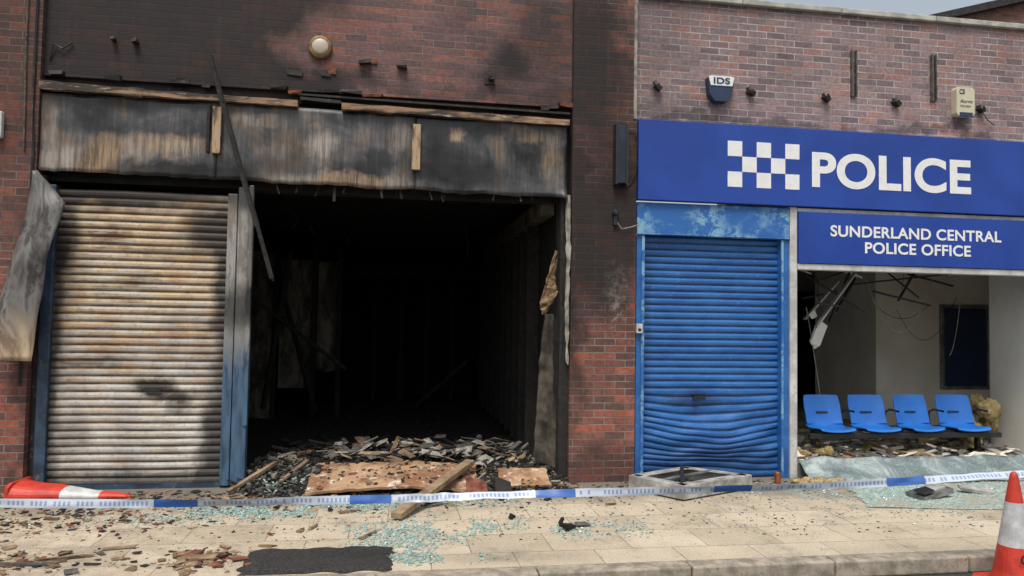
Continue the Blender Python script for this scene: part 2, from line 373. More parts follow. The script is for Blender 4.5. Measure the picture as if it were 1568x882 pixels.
w.box(-3.37,1.82,.06,.3,3.84,3.948,'darkhole')
w.box(-3.37,1.82,.10,.34,2.95,3.838,'char')
w.obj('steel_lintel',shop)
w=MB()
def bot(x): return 3.03-.012*(x+3.3)+.025*noise.noise(Vector((x*2.3,0,0)))+.01*noise.noise(Vector((x*11,0,4)))
def ff(a,b):
    def fn(u,v):
        x=a+(b-a)*u; z=bot(x)+(3.77-bot(x))*v
        y=-.035+.025*noise.noise(Vector((x*1.7,3,z*1.7)))+.012*noise.noise(Vector((x*6,3,z*3)))
        if v<.12: y-=.02*(1-v/.12)*max(0,noise.noise(Vector((x*3,9,0))))*3
        if x>1.3 and v<.2: y-=.10*max(0,(x-1.3))*(1-v/.2)
        return (x,y,z)
    return fn
for a,b_ in ((-3.365,-1.765),(-1.76,.175),(.18,1.765)):
    w.grid(int((b_-a)*30),18,ff(a,b_),'fascia')
w.obj('fascia_panel',shop,smooth=True,solid=.012)
w=MB()
def rough_bar(mb,x0,x1,z0,z1,h,y0,y1,k,n=14):
    def sec(t):
        x=x0+(x1-x0)*t; z=z0+(z1-z0)*t
        hh=h*(1+.3*noise.noise(Vector((x*5,z,2))))
        return x,z,hh
    for i in range(n):
        x,z,hh=sec(i/n); xx,zz,h2=sec((i+1)/n)
        mb.hexa([(x,y0,z-hh/2),(xx,y0,zz-h2/2),(xx,y1,zz-h2/2),(x,y1,z-hh/2),(x,y0,z+hh/2),(xx,y0,zz+h2/2),(xx,y1,zz+h2/2),(x,y1,z+hh/2)],k)
rough_bar(w,-3.37,-2.45,3.835,3.815,.075,-.09,.05,'woodv')
rough_bar(w,-2.45,-1.0,3.815,3.80,.06,-.085,.05,'woodv',20)
rough_bar(w,-.98,-.58,3.865,3.85,.03,-.05,.05,'darkhole',6)
rough_bar(w,-.57,1.78,3.80,3.765,.062,-.095,.03,'woodv',34)
rough_bar(w,-1.0,1.8,3.91,3.88,.02,-.03,.05,'darkhole',30)
w.obj('timber_battens',shop)
M['woodn']=plain('timber_noggin',(.42,.29,.18),.75,0,1.5,.6,c2=(.05,.03,.02),bs=.4,stretch=(12,3,1.6),cut=(.48,.62))
w=MB()
w.box(-1.80,-1.72,-.085,-.045,3.26,3.72,'woodn'); w.rbox((-1.84,-.06,3.50),(.03,.03,.46),(0,0,0),'charw',.1)
w.box(.14,.225,-.085,-.045,3.19,3.66,'woodn')
w.obj('timber_noggins',shop,bevel=.005)
w=MB()
pts=[(-1.84,-.1,4.22),(-1.70,-.13,3.75),(-1.50,-.16,3.08),(-1.33,-.19,2.55),(-1.18,-.17,2.04)]
for a,b_ in zip(pts,pts[1:]): w.beam(a,b_,.04,.04,'charw',.12)
w.beam((-1.52,-.15,3.1),(-1.17,-.16,2.02),.055,.012,'charw')
w.obj('hanging_burnt_bar')
w=MB()
w.box(-1.645,-1.555,-.01,.12,.02,2.88,'post')
w.box(-1.55,-1.41,.0,.10,.02,2.95,'post')
w.box(-1.445,-1.40,-.02,-.003,.6,2.97,'post')
w.box(-3.315,-3.215,.0,.12,.02,2.9,'steelblue')
w.box(-3.37,-3.318,.03,.15,.0,3.0,'darkhole')
w.obj('shutter_guide_rails',shop,bevel=.008)
def shutter(x0,x1,z0,z1,y,k,pitch,dent=None,amp=.014,nx=60):
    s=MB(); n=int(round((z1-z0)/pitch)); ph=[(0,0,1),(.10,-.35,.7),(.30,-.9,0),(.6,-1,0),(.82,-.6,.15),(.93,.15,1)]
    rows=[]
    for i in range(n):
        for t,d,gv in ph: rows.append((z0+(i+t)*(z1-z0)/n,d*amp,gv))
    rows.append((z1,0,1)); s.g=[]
    for a in range(nx+1):
        u=a/nx; x=x0+(x1-x0)*u
        for z,d,gv in rows:
            yy=y+d+.0025*noise.noise(Vector((x*2,z*5,1))); zz=z+.003*noise.noise(Vector((x*1.5,z*2,5)))
            if dent:
                dy,dz=dent(x,z); yy+=dy; zz+=dz
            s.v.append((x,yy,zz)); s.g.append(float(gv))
    m_=len(rows)
    for a in range(nx):
        for c in range(m_-1):
            p=a*m_+c; s.f.append((p,p+m_,p+m_+1,p+1)); s.m.append(s.mi(k))
    return s
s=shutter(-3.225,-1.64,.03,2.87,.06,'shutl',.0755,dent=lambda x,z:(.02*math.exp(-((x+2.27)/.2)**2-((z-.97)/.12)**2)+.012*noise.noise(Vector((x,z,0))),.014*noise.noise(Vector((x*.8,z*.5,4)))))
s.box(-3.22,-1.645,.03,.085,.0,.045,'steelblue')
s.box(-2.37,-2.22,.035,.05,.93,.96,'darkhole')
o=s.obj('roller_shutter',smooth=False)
w=MB()
def fs(u,v):
    def at(l,t):
        t*=len(l)-1; i=min(int(t),len(l)-2); t-=i
        return (l[i][0]*(1-t)+l[i+1][0]*t, l[i][1]*(1-t)+l[i+1][1]*t)
    L=[(-3.36,2.98),(-3.40,2.55),(-3.50,2.1),(-3.585,1.65),(-3.61,1.25)]
    Rr=[(-3.33,3.0),(-3.06,2.70),(-3.17,2.16),(-3.22,1.72),(-3.255,1.23)]
    a=at(L,v); c=at(Rr,v)
    x=a[0]*(1-u)+c[0]*u; z=a[1]*(1-u)+c[1]*u
    y=-.12-.14*v-.05*math.sin(u*math.pi)-.06*math.exp(-((v-.45)/.12)**2)*u+.02*noise.noise(Vector((x*5,0,z*4)))
    return (x,y,z)
w.grid(10,40,fs,'bent'); 
m,nt,b=newmat('bent_scorched_metal'); P=pos(nt)
n=nz(nt,vmul(nt,P,(3,1,1)),1.8,6,.65,.6)
c=ramp(nt,n,[(.3,(.03,.03,.03)),(.45,(.09,.085,.08)),(.55,(.17,.165,.16)),(.63,(.045,.04,.04)),(.8,(.18,.16,.14))])
zz=nd(nt,'ShaderNodeSeparateXYZ',{0:P}).outputs[2]
c=mix(nt,mrange(nt,mth(nt,'ADD',zz,mth(nt,'MULTIPLY',n,.3)),1.95,1.45,0,.9),c,mix(nt,mrange(nt,n,.38,.65),(.62,.48,.32),(.24,.16,.10)))
nt.links.new(c,b.inputs['Base Color']); b.inputs['Roughness'].default_value=.55; b.inputs['Metallic'].default_value=.15
M['bent']=m
w.obj('bent_metal_sheet',smooth=True,solid=.006)

w=MB()
w.box(-3.5,-3.38,.5,9,0,3.5,'char'); w.box(1.825,1.95,.5,9,0,3.5,'char')
w.box(-3.5,1.95,9.0,9.2,0,3.5,'char'); w.box(-3.5,1.95,.345,9.2,3.45,3.6,'char')
w.box(-3.38,1.82,.1,9,.003,.012,'char')
w.box(-3.38,-3.32,.1,9,0,3.4,'char'); w.box(1.76,1.82,.36,9,0,3.4,'char')
w.obj('interior_shell',shop)
M['woodd']=plain('sooty_beam',(.13,.11,.085),.85,0,4,.7,c2=(.03,.025,.02),bs=.4)
w=MB()
for i in range(9): w.box(-3.3,1.75,.8+i*.9,.87+i*.9,3.28,3.44,'charw')
w.box(1.55,1.7,.25,5.2,2.83,3.0,'woodd')
for i in range(10): w.box(1.60,1.75,1.3+i*.55,1.36+i*.55,.1,2.83,'charw')
w.box(-3.3,-1.95,5.0,5.08,0,2.75,'board'); w.box(-1.87,-1.35,5.05,5.1,.5,2.62,'board')
def fbd(u,v): return (-1.26+u*(.34+.09*noise.noise(Vector((v*7,0,3)))),5.04,.8+v*1.8+.1*noise.noise(Vector((u*5,2,0)))*(v<.1))
w.grid(4,24,fbd,'board')
for xx in (-1.93,-1.3,-.9): w.box(xx-.035,xx+.035,4.93,4.998,0,2.8,'charw')
w.box(-3.3,1.7,6.9,6.95,2.5,2.62,'charw')
for xx in (-.4,.1,.6,1.1): w.box(xx,xx+.06,6.9,6.96,.1,2.5,'charw')
for a,b_ in (((-2.6,3.2,2.4),(-.7,3.8,.9)),((-1.9,3.9,.3),(-1.5,3.4,2.6)),((-1.2,4.4,.2),(-1.75,4.0,2.3)),((.4,5,.2),(1.2,4.4,1.0))):
    w.beam(a,b_,.07,.05,'charw',.1)
w.obj('charred_framing',shop)
w=MB()
for i in range(14):
    x=R(-1.4,1.6); y=R(.5,5); z0=3.3; pts=[(x,y,z0)]
    for j in range(8): x+=R(-.08,.08); z0-=R(.04,.13); pts.append((x,y,z0))
    w.tube(pts,.006,'charw',5)
for i in range(16):
    x=R(-1.35,1.6); l=R(.03,.16)
    w.beam((x,.02,3.02),(x+R(-.05,.05),.0,3.0-l),R(.01,.03),.01,random.choice(['ash','charw','charw']),.4)
w.obj('hanging_cables',shop)
w=MB()
def tear(pts0,pts1,y0,y1,k,n=26):
    def fn(u,v):
        t=v*(len(pts0)-1); i=min(int(t),len(pts0)-2); t-=i
        a=Vector(pts0[i]).lerp(Vector(pts0[i+1]),t); c=Vector(pts1[i]).lerp(Vector(pts1[i+1]),t)
        p=a.lerp(c,u); p.x+=.018*noise.noise(Vector((v*14,u,3)))
        return (p.x,y0+(y1-y0)*u+.02*noise.noise(Vector((u*3,v*9,0))),p.y)
    w.grid(5,n,fn,k)
tear([(1.755,3.0),(1.77,2.4),(1.765,1.8),(1.785,1.25)],[(1.80,3.0),(1.81,2.4),(1.80,1.8),(1.80,1.22)],-.05,-.075,'pale')
tear([(1.66,2.42),(1.57,2.1),(1.50,1.85),(1.53,1.74)],[(1.70,2.4),(1.67,2.1),(1.71,1.98),(1.58,1.76)],.0,.06,'wood')
tear([(1.66,1.75),(1.6,1.2),(1.58,.7),(1.55,.15)],[(1.77,1.75),(1.78,1.2),(1.77,.7),(1.78,.1)],.45,.1,'woodd')
tear([(1.70,2.95),(1.72,2.3),(1.69,1.6),(1.70,.9)],[(1.76,2.95),(1.76,2.3),(1.76,1.6),(1.76,.9)],.15,.0,'char')
w.obj('torn_reveal_lining',shop,solid=.008)
w=MB(); w.box(1.72,1.818,.0,.12,0,3.0,'charw'); w.obj('opening_jamb',shop)

w=MB(); mt=Matrix.Translation((-.80,0,4.405))@Matrix.Rotation(math.radians(90),4,'X')
M['lampg']=plain('lamp_glass',(.50,.36,.18),.35,0,9,.4,c2=(.42,.40,.36),bs=.1)
M['brassy']=plain('scorched_brass_rim',(.26,.16,.06),.5,.4,14,.6)
w.lathe([(.118,0),(.118,.035),(.105,.045),(.086,.045)],'brassy',36,mt,cap=False)
w.lathe([(.086,.04),(.08,.050),(.06,.058),(.02,.063),(.001,.064)],'lampg',36,mt)
w.obj('bulkhead_light',smooth=True)
M['bluebox']=plain('sooty_blue_case',(.012,.025,.05),.5,0,4,.6)
w=MB(); w.box(2.275,2.395,-.155,-.062,3.14,3.75,'bluebox'); w.box(2.265,2.29,-.17,-.06,3.12,3.77,'black'); w.box(2.38,2.405,-.165,-.06,3.12,3.77,'black')
w.tube([(2.41,-.07,3.72),(2.50,-.08,3.71),(2.53,-.08,3.6),(2.52,-.08,3.3),(2.46,-.07,3.15),(2.38,-.08,3.1),(2.3,-.07,3.06)],.007,'black')
w.obj('wall_light_box',bevel=.008)
w=MB(); w.lathe([(.03,0),(.035,.05),(.02,.07)],'black',12,Matrix.Translation((2.29,-.06,2.83))@Matrix.Rotation(math.radians(90),4,'X'))
w.box(2.27,2.31,-.10,-.062,2.70,2.82,'black')
w.tube([(2.30,-.09,2.74),(2.36,-.09,2.66),(2.45,-.09,2.68),(2.54,-.13,2.71)],.006,'pale')
w.obj('cable_bracket')
w=MB()
w.tube([(-3.42,-.075,6),(-3.42,-.075,3.9),(-3.40,-.075,3.2),(-3.43,-.075,1.0)],.012,'darkhole')
w.tube([(-3.5,-.075,6),(-3.5,-.075,4.2),(-3.48,-.075,3.2)],.008,'ash')
w.tube([(-3.32,-.01,4.1),(-3.28,-.03,4.25),(-3.2,-.03,4.21),(-3.12,-.02,4.28)],.008,'black')
w.obj('scorched_conduit')
w=MB(); w.box(-3.84,-3.66,-.12,-.062,3.30,3.55,'white'); w.obj('junction_box',bevel=.01)

# ------------------------------------------------------------------ police office building
pol=empty('police_office_building')
w=MB()
w.box(2.532,18,0,.3,3.80,5.22,'brick_r'); w.box(8.9,18,.0,.3,0,3.798,'brick_r')
w.obj('brick_wall',pol)
w=MB(); x=2.55
while x<18: w.box(x,x+1.19,-.05,.36,5.222,5.285,'concrete'); x+=1.2
w.obj('coping',pol,bevel=.008)
w=MB(); w.box(2.532,18,.3,9,5.0,5.1,'ceil'); w.obj('flat_roof',pol)
w=MB()
M['sootlight']=plain('grimy_trim',(.25,.24,.22),.6,0,6,.4)
w.box(4.30,4.385,-.06,.08,.0,2.978,'white')
w.box(4.39,8.9,-.06,.05,2.93,2.972,'white')
w.box(4.39,8.9,-.07,.05,2.285,2.352,'white')
w.box(4.39,8.9,.0,.16,2.975,3.79,'ceil')
w.box(4.39,8.9,.0,.16,2.36,2.925,'ceil')
w.obj('window_frame',pol,bevel=.006)
w=MB()
w.box(2.545,4.296,-.05,.1,2.635,2.965,'header'); w.box(2.54,4.298,-.065,-.0,2.615,2.634,'header')
w.obj('shutter_header',pol,bevel=.005)
w=MB()
w.box(2.545,2.63,-.035,.08,0,2.61,'shutr'); w.box(4.205,4.298,-.035,.08,0,2.61,'shutr')
w.box(2.60,2.632,-.05,-.033,0,2.61,'header'); w.box(4.204,4.23,-.05,-.033,0,2.61,'header')
w.box(2.535,4.297,.12,.2,0,2.6,'darkhole')
w.obj('blue_guide_rails',pol,bevel=.004)
def dent(x,z):
    t=(x-2.63)/1.57
    k=max(0,min(1,(1.05-z)/1.05)); 
    dz=.09*(1-t)*k**2 -.09*math.sin(math.pi*t)*max(0,math.sin(math.pi*min(1,max(0,(z-.15)/.8))))
    dy=-.06*math.sin(math.pi*t)*math.exp(-((z-.45)/.3)**2)+.05*math.exp(-((t-.45)/.2)**2-((z-.75)/.1)**2)
    dy+=.022*noise.noise(Vector((x*2.5,z*7-x*2,3)))*min(1,k*4)
    dz+=.03*noise.noise(Vector((x*2.2,z*3,8)))*min(1,k*3)
    if z<.38: dy-=.03*(1-t)*(1-z/.38)
    return dy,dz
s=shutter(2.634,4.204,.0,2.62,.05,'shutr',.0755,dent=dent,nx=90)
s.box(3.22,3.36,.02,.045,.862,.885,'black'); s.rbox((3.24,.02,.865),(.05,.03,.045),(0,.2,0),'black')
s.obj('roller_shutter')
w=MB(); w.box(2.535,2.60,-.09,-.052,1.56,1.66,'white'); w.box(2.55,2.585,-.093,-.089,1.58,1.61,'black'); w.obj('key_switch',bevel=.003)

sg=empty('police_sign')
w=MB(); w.box(2.535,10.2,-.10,-.01,2.982,3.852,'sign'); w.obj('sign_board',sg,bevel=.006)
w=MB(); q=.1685
for r_ in range(3):
    for c_ in range(5):
        if (r_+c_)%2==0: w.box(3.545+c_*q,3.545+(c_+1)*q-.001,-.103,-.099,3.163+r_*q+.001,3.163+(r_+1)*q,'letter')
w.obj('chequer_panel',sg)
text('POLICE','police_lettering',4.536,6.517,3.20,3.60,-.104,sg,bold=.032)
sg2=empty('police_office_sign')
w=MB(); w.box(4.392,8.9,-.085,-.005,2.356,2.926,'sign'); w.obj('sign_board',sg2,bevel=.004)
text('SUNDERLAND CENTRAL','lettering_top',4.767,6.916,2.662,2.79,-.089,sg2,bold=.024)
text('POLICE OFFICE','lettering_bottom',5.186,6.517,2.485,2.613,-.089,sg2,bold=.024)

a=empty('alarm_box'); w=MB()
M['navy']=plain('navy_plastic',(.02,.04,.09),.4,0,8,.2,bs=0)
def extr(mb,pts,y0,y1,k):
    n=len(pts); i=len(mb.v)
    mb.v+=[(p[0],y0,p[1]) for p in pts]+[(p[0],y1,p[1]) for p in pts]; q=mb.mi(k)
    mb.f.append(tuple(range(i,i+n))); mb.m.append(q); mb.f.append(tuple(range(i+2*n-1,i+n-1,-1))); mb.m.append(q)
    for j in range(n): mb.f.append((i+j,i+n+j,i+n+(j+1)%n,i+(j+1)%n)); mb.m.append(q)
extr(w,[(3.40,4.10),(3.54,4.10),(3.60,4.18),(3.63,4.36),(3.60,4.38),(3.35,4.38),(3.32,4.36),(3.34,4.18)],-.09,0,'navy')
extr(w,[(3.35,4.27),(3.60,4.27),(3.625,4.365),(3.59,4.378),(3.36,4.378),(3.325,4.365)],-.098,-.088,'letter')
w.obj('case',a,bevel=.004)
text('IDS','logo',3.38,3.57,4.29,4.36,-.102,a,'navy',.03)
a=empty('alarm_box'); w=MB()
M['cream']=plain('cream_plastic',(.62,.58,.42),.45,0,8,.15,bs=0)
extr(w,[(6.375,4.12),(6.56,4.12),(6.59,4.15),(6.59,4.43),(6.56,4.455),(6.375,4.455),(6.355,4.43),(6.355,4.15)],-.09,0,'cream')
w.box(6.39,6.56,-.094,-.088,4.105,4.16,'navy'); w.obj('case',a,bevel=.006)
text('CS','logo',6.39,6.46,4.37,4.43,-.093,a,'navy',.03); text('Alarms','logo_line',6.40,6.56,4.27,4.31,-.093,a,'navy',.01)
text('intruder','logo_small',6.40,6.54,4.22,4.25,-.093,a,'navy',.01)
for x0,z0,z1 in ((5.07,4.275,4.81),(6.08,4.285,4.83)):
    w=MB(); w.box(x0,x0+.012,-.05,-.0,z0,z1,'rust'); w.box(x0+.05,x0+.062,-.05,0,z0,z1,'rust'); w.box(x0+.0125,x0+.0495,-.012,0,z0,z1,'rust')
    for i in range(6): w.box(x0+.022,x0+.04,-.016,-.0125,z0+.05+i*.08,z0+.09+i*.08,'black')
    w.obj('steel_channel_bracket')
w=MB()
for x0,z0 in ((2.767,4.23),(3.85,4.24),(4.757,4.235),(5.63,4.23),(6.72,4.22)):
    w.rbox((x0,-.03,z0),(.07,.08,.05),(.2,R(.3,.8),.3),'darkhole',.2); w.rbox((x0-.035,-.05,z0+.03),(.025,.06,.05),(0,-.4,0),'rust',.2)
w.tube([(6.73,-.03,4.21),(6.80,-.04,4.10),(6.9,-.03,4.05)],.005,'black')
w.obj('wall_fixings',pol)

M['floor']=plain('dirty_floor',(.34,.32,.29),.8,0,5,.6,c2=(.15,.14,.12))
w=MB()
w.box(4.3,11,.05,7.5,.004,.12,'floor')
w.box(4.30,4.385,.21,7.4,.12,3.0,'interior')
w.box(7.5,11,3.0,4.7,.12,3.14,'interior')
w.box(4.3,11,7.4,7.5,.12,3.14,'interior'); w.box(11,11.1,.3,7.5,.12,3.14,'interior')
w.box(7.86,8.0,.05,1.15,.12,2.9,'interiorw')
w.box(4.3,11,.17,7.5,3.15,3.25,'ceil')
w.box(7.0,9.9,7.3,7.395,.12,2.4,'black')
w.box(4.39,7.86,-.02,.12,.0,.16,'sootlight')
w.obj('interior_walls',pol)
w=MB(); 
w.box(8.61,9.46,2.95,2.997,.69,2.03,'greymet'); w.box(8.66,9.41,2.935,2.949,.74,1.98,'navy'); w.obj('notice_board',bevel=.004)
st=empty('beam_seating')
w=MB(); w.box(4.82,7.35,.41,.47,.345,.405,'black')
for x0 in (5.0,7.22):
    w.box(x0-.025,x0+.025,.48,.62,.345,.40,'black'); w.box(x0-.025,x0+.025,.62,.68,.16,.40,'black'); w.box(x0-.03,x0+.03,.36,.98,.122,.16,'black')
w.obj('beam',st,bevel=.006)
for i,cx in enumerate((5.163,5.749,6.349,6.95)):
    w=MB(); yw=R(-.02,.02)
    prof=[(.37,.425,.40),(.39,.45,.43),(.50,.447,.455),(.60,.435,.455),(.66,.45,.45),(.70,.50,.44),(.73,.60,.44),(.76,.70,.445),(.785,.79,.43),(.795,.825,.40)]
    def fc(u,v,cx=cx):
        t=v*(len(prof)-1); j=min(int(t),len(prof)-2); t-=j
        a=prof[j];c=prof[j+1]; y=a[0]+(c[0]-a[0])*t; z=a[1]+(c[1]-a[1])*t; wd=a[2]+(c[2]-a[2])*t
        s_=(u-.5)*2; 
        cu=.035*s_*s_
        return (cx+s_*wd/2*1.04,y-(cu if v>.5 else 0)*1.2+yw*s_,z+(cu*.6 if v<.5 else 0))
    w.grid(14,30,fc,'chair')
    w.obj('seat_shell_%d'%(i+1),st,smooth=True,solid=.014,bevel=.003)
    w=MB(); w.box(cx-.12,cx+.12,.44,.70,.405,.425,'black'); w.box(cx-.075,cx+.075,.718,.728,.61,.628,'black')
    w.tube([(cx+.245,.68,.42),(cx+.25,.71,.62),(cx+.245,.62,.66),(cx+.245,.46,.655)],.013,'black',8)
    w.obj('seat_bracket_%d'%(i+1),st)
w=MB()
for a,b_,y in (((5.05,2.30),(5.75,1.85),.9),((5.72,2.35),(5.40,1.72),1.0),((5.60,1.86),(5.98,2.30),1.1),((5.95,2.22),(7.6,2.42),1.3),((6.05,2.12),(6.85,1.95),1.0),((6.4,2.38),(6.7,2.05),1.2),((6.7,2.02),(6.95,2.4),1.4),((5.1,2.2),(5.5,2.36),.8),((5.3,2.02),(5.95,2.14),1.4),((7.0,2.4),(7.7,2.25),1.6),((5.05,1.95),(5.35,1.9),.7)):
    w.beam((a[0],y,a[1]),(b_[0],y+R(-.2,.3),b_[1]),.03,.022,'black')
for i in range(4): w.box(4.5,7.8,.9+i*.6,.93+i*.6,2.62,2.66,'greymet')
for i in range(8):
    x=4.7+i*.42; w.beam((x,1.2+R(-.3,.3),3.1),(x+R(-.1,.1),1.2+R(-.3,.3),2.35+R(-.2,.2)),.008,.008,'rust')
for a,b_,y in (((5.10,1.65),(5.62,2.32),.75),((5.25,1.75),(5.72,2.25),1.25)):
    w.beam((a[0],y,a[1]),(b_[0],y,b_[1]),.06,.02,'white',.1)
w.rbox((5.16,.8,1.55),(.15,.04,.28),(.2,.35,.3),'interiorw',.25); w.rbox((5.12,.85,1.80),(.08,.03,.08),(.1,-.5,0),'interiorw',.3)
for i in range(4): 
    w.rbox((R(5,7.4),R(1.2,2.2),R(2.45,2.7)),(.5,.5,.02),(R(-.5,.5),R(-.5,.5),R(0,1)),'interiorw',.1)
o=w.obj('collapsed_ceiling_grid')
w=MB()
def arc(x0,z0,x1,z1,sag,y):
    return [(x0+(x1-x0)*t,y,z0+(z1-z0)*t-sag*4*t*(1-t)) for t in [j/12 for j in range(13)]]
w.tube(arc(5.9,2.4,6.9,2.3,.75,1.0),.005,'pale',5); w.tube(arc(5.2,2.3,5.4,1.6,.3,.9),.005,'black',5)
w.tube(arc(6.1,2.0,6.9,1.95,.2,1.1),.005,'black',5); w.tube(arc(5.0,1.9,5.2,.7,-.05,.8),.006,'greymet',5)
w.tube(arc(7.5,2.3,7.3,1.3,.2,1.2),.004,'pale',5); w.tube(arc(6.6,1.9,7.5,2.1,.5,1.3),.004,'black',5)
w.obj('dangling_cables')

# ------------------------------------------------------------------ brick building behind
M['brick_b']=brick('dark_red_brick',[(0,(.11,.055,.045)),(.5,(.17,.08,.06)),(1,(.22,.10,.07))],(.2,.18,.16))
bb=MB()
bb.box(12.6,40,9,20,0,9.2,'brick_b'); 
bb.hexa([(12.6,9,9.2),(40,9,9.2),(40,20,9.2),(12.6,20,9.2),(12.6,9,9.201),(40,9,17),(40,20,17),(12.6,20,9.201)],'brick_b')
bb.beam((12.5,8.95,9.25),(40,8.95,17.1),.3,.18,'darkhole')
bb.obj('brick_building')

# ------------------------------------------------------------------ rubble in the opening
def hz(x,y):
    k=min(1,max(0,(y+.42)/.7)); back=max(.35,1-max(0,y-1.0)*.35)
    return k*back*(.07+.09*(noise.noise(Vector((x*1.7,y*1.5,0)))+.5)+.06*noise.noise(Vector((x*6,y*6,2))))+.004
w=MB()
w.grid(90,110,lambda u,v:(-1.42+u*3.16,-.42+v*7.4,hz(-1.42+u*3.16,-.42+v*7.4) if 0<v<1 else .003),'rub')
m,nt,b=newmat('burnt_rubble'); P=pos(nt)
v_=nd(nt,'ShaderNodeTexVoronoi',{'Vector':P,'Scale':22.0})
cc=nd(nt,'ShaderNodeSeparateXYZ',{0:v_.outputs['Color']}).outputs[0]
c=ramp(nt,cc,[(0,(.010,.009,.008)),(.55,(.03,.026,.023)),(.8,(.075,.068,.06)),(.93,(.16,.15,.135)),(1,(.10,.05,.03))],'CONSTANT')
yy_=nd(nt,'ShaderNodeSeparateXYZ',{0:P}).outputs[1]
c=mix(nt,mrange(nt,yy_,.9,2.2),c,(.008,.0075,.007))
nt.links.new(c,b.inputs['Base Color']); b.inputs['Roughness'].default_value=.95
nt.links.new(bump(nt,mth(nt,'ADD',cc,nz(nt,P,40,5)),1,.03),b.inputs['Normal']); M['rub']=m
def chunk(mb,x,y,z,s,ks):
    t=random.random(); k=random.choice(ks)
    if t<.45: sz=(s*R(.7,1.6),s*R(.5,1.1),s*R(.08,.3))
    elif t<.75: sz=(s*R(2,5),s*R(.2,.45),s*R(.1,.3))
    else: sz=(s*R(.5,1),s*R(.5,1),s*R(.4,.8))
    mb.rbox((x,y,z+sz[2]*.4),sz,(R(-.5,.5),R(-.5,.5),R(0,6.28)),k,.35)
def onply(x,y): return -.85<x<.95 and -.5<y<.42
ks=['charw']*7+['char']*5+['ash']*6+['pale']*2+['wood']*2+['rub']*3
kb=['charw','char','char','char']
for i in range(3800):
    y=-.42+abs(random.gauss(0,.9)) if random.random()<.85 else R(0,6.5)
    x=R(-1.4,1.72)
    if y>6.6 or (onply(x,y) and random.random()<.94): continue
    chunk(w,x,y,hz(x,y),R(.015,.065)*(1.2 if y>1 else 1),ks if y<1.25+R(-.3,.3) else kb)
for i in range(80):
    x=R(-1.3,1.6);y=R(.45,2.0); L=R(.15,.55); an=R(0,6.28); z=hz(x,y)+R(.02,.08)
    w.rbox((x,y,z),(L,R(.02,.06),R(.008,.03)),(R(-.2,.2),R(-.25,.25),an),random.choice(['charw','charw','ash','wood','greymet','pale']) if y<1.4 else 'charw',.15)
for i in range(150):
    x=R(-.7,1.4);y=R(.38,1.5); 
    w.rbox((x,y,hz(x,y)+R(.03,.12)),(R(.06,.28),R(.05,.14),.012),(R(-.6,.6),R(-.4,.4),R(0,6)),random.choice(['pale','ash','pale','ash','plank']),.35)
for i in range(200):
    x=R(-1.3,-.8);y=R(-.35,.7); w.rbox((x,y,hz(x,y)+.02),(R(.012,.045),R(.012,.035),.004),(R(-.7,.7),R(-.7,.7),R(0,6)),random.choice(['glassc','ash']),.4)
w.obj('burnt_rubble_pile')
w=MB()
def fply(u,v):
    x=-.78+u*1.64+.03*noise.noise(Vector((v*6,0,1))); y=-.46+v*.80+.06*noise.noise(Vector((u*5,1,0)))*(v<.1)+.12*noise.noise(Vector((u*7,5,0)))*(v>.9)-.12*v*u
    return (x,y,.04+.12*v+.018*noise.noise(Vector((u*3,v*3,2)))+.045*math.sin(u*3.1)*(1-v*.6)+.012*noise.noise(Vector((u*14,v*8,2))))
w.grid(60,20,fply,'ply')
w.obj('fallen_plywood_sheet',solid=.025)
w=MB()
for i in range(170):
    u=random.random();v=random.random()**.7; p=fply(u,v); s=R(.01,.04)
    w.rbox((p[0],p[1],p[2]+.008),(s*R(.6,2),s*R(.4,1),s*.25),(R(-.2,.2),R(-.2,.2),R(0,6)),random.choice(['pale','ash','charw','charw','redbrick','plank']),.4)
w.obj('plaster_crumbs')
w=MB(); 
def fp2(u,v): return (1.08+u*.5+.04*noise.noise(Vector((v*6,0,1))),-.36+v*.35+.05*noise.noise(Vector((u*7,1,0))),.05+.10*v+.01*noise.noise(Vector((u*4,v*4,2))))
w.grid(14,8,fp2,'ply'); w.obj('broken_board',solid=.02)
w=MB(); w.beam((.05,-1.36,.045),(.80,.0,.22),.10,.05,'plank',.05); w.obj('timber_plank',bevel=.004)
w=MB(); w.beam((-1.5,-.30,.03),(-1.15,.2,.20),.05,.03,'plank',.1); w.beam((-1.05,-.1,.08),(-.85,.3,.2),.04,.02,'plank',.1); w.obj('timber_offcut')
w=MB()
def fs3(u,v): return (.72+u*.2,-.55+v*.12,.02+.15*v*(1-u*.4)+.02*noise.noise(Vector((u*4,v*3,1))))
w.grid(6,6,fs3,'redbrick'); w.grid(5,5,lambda u,v:(1.0+u*.16,-.5+v*.1,.03+.13*v*(1-u*.5)),'charw'); w.obj('roof_tile_fragment',solid=.02)

w=MB()
def scat(n,cx,cy,sx,sy,smin,smax,ks,uni=False):
    for i in range(n):
        x=R(cx-sx,cx+sx) if uni else random.gauss(cx,sx); y=R(cy-sy,cy+sy) if uni else random.gauss(cy,sy)
        if y<-2.5 or y>-.07: continue
        s=smin+(smax-smin)*random.random()**2.8
        w.rbox((x,y,s*.10+.002),(s*R(.6,1.8),s*R(.4,1),s*R(.08,.28)),(R(-.15,.15),R(-.15,.15),R(0,6.28)),random.choice(ks),.45)
kd=['charw','char','ash','wood','ply','charw','rub']
scat(1500,.1,-.42,1.3,.27,.007,.06,kd); scat(900,-2.6,-1.0,.8,.30,.006,.05,['wood','plank','charw','redbrick','charw','ash'])
scat(1500,0,-1.2,3.5,.8,.004,.020,kd,True); scat(320,-2.7,-2.15,.55,.15,.008,.07,['redbrick','wood','plank','ash','wood','charw'])
scat(200,-1.25,-2.2,.20,.12,.008,.08,['redbrick','wood','plank','charw']); scat(900,3.5,-.25,1.6,.15,.006,.035,['ash','pale','charw','foam'])
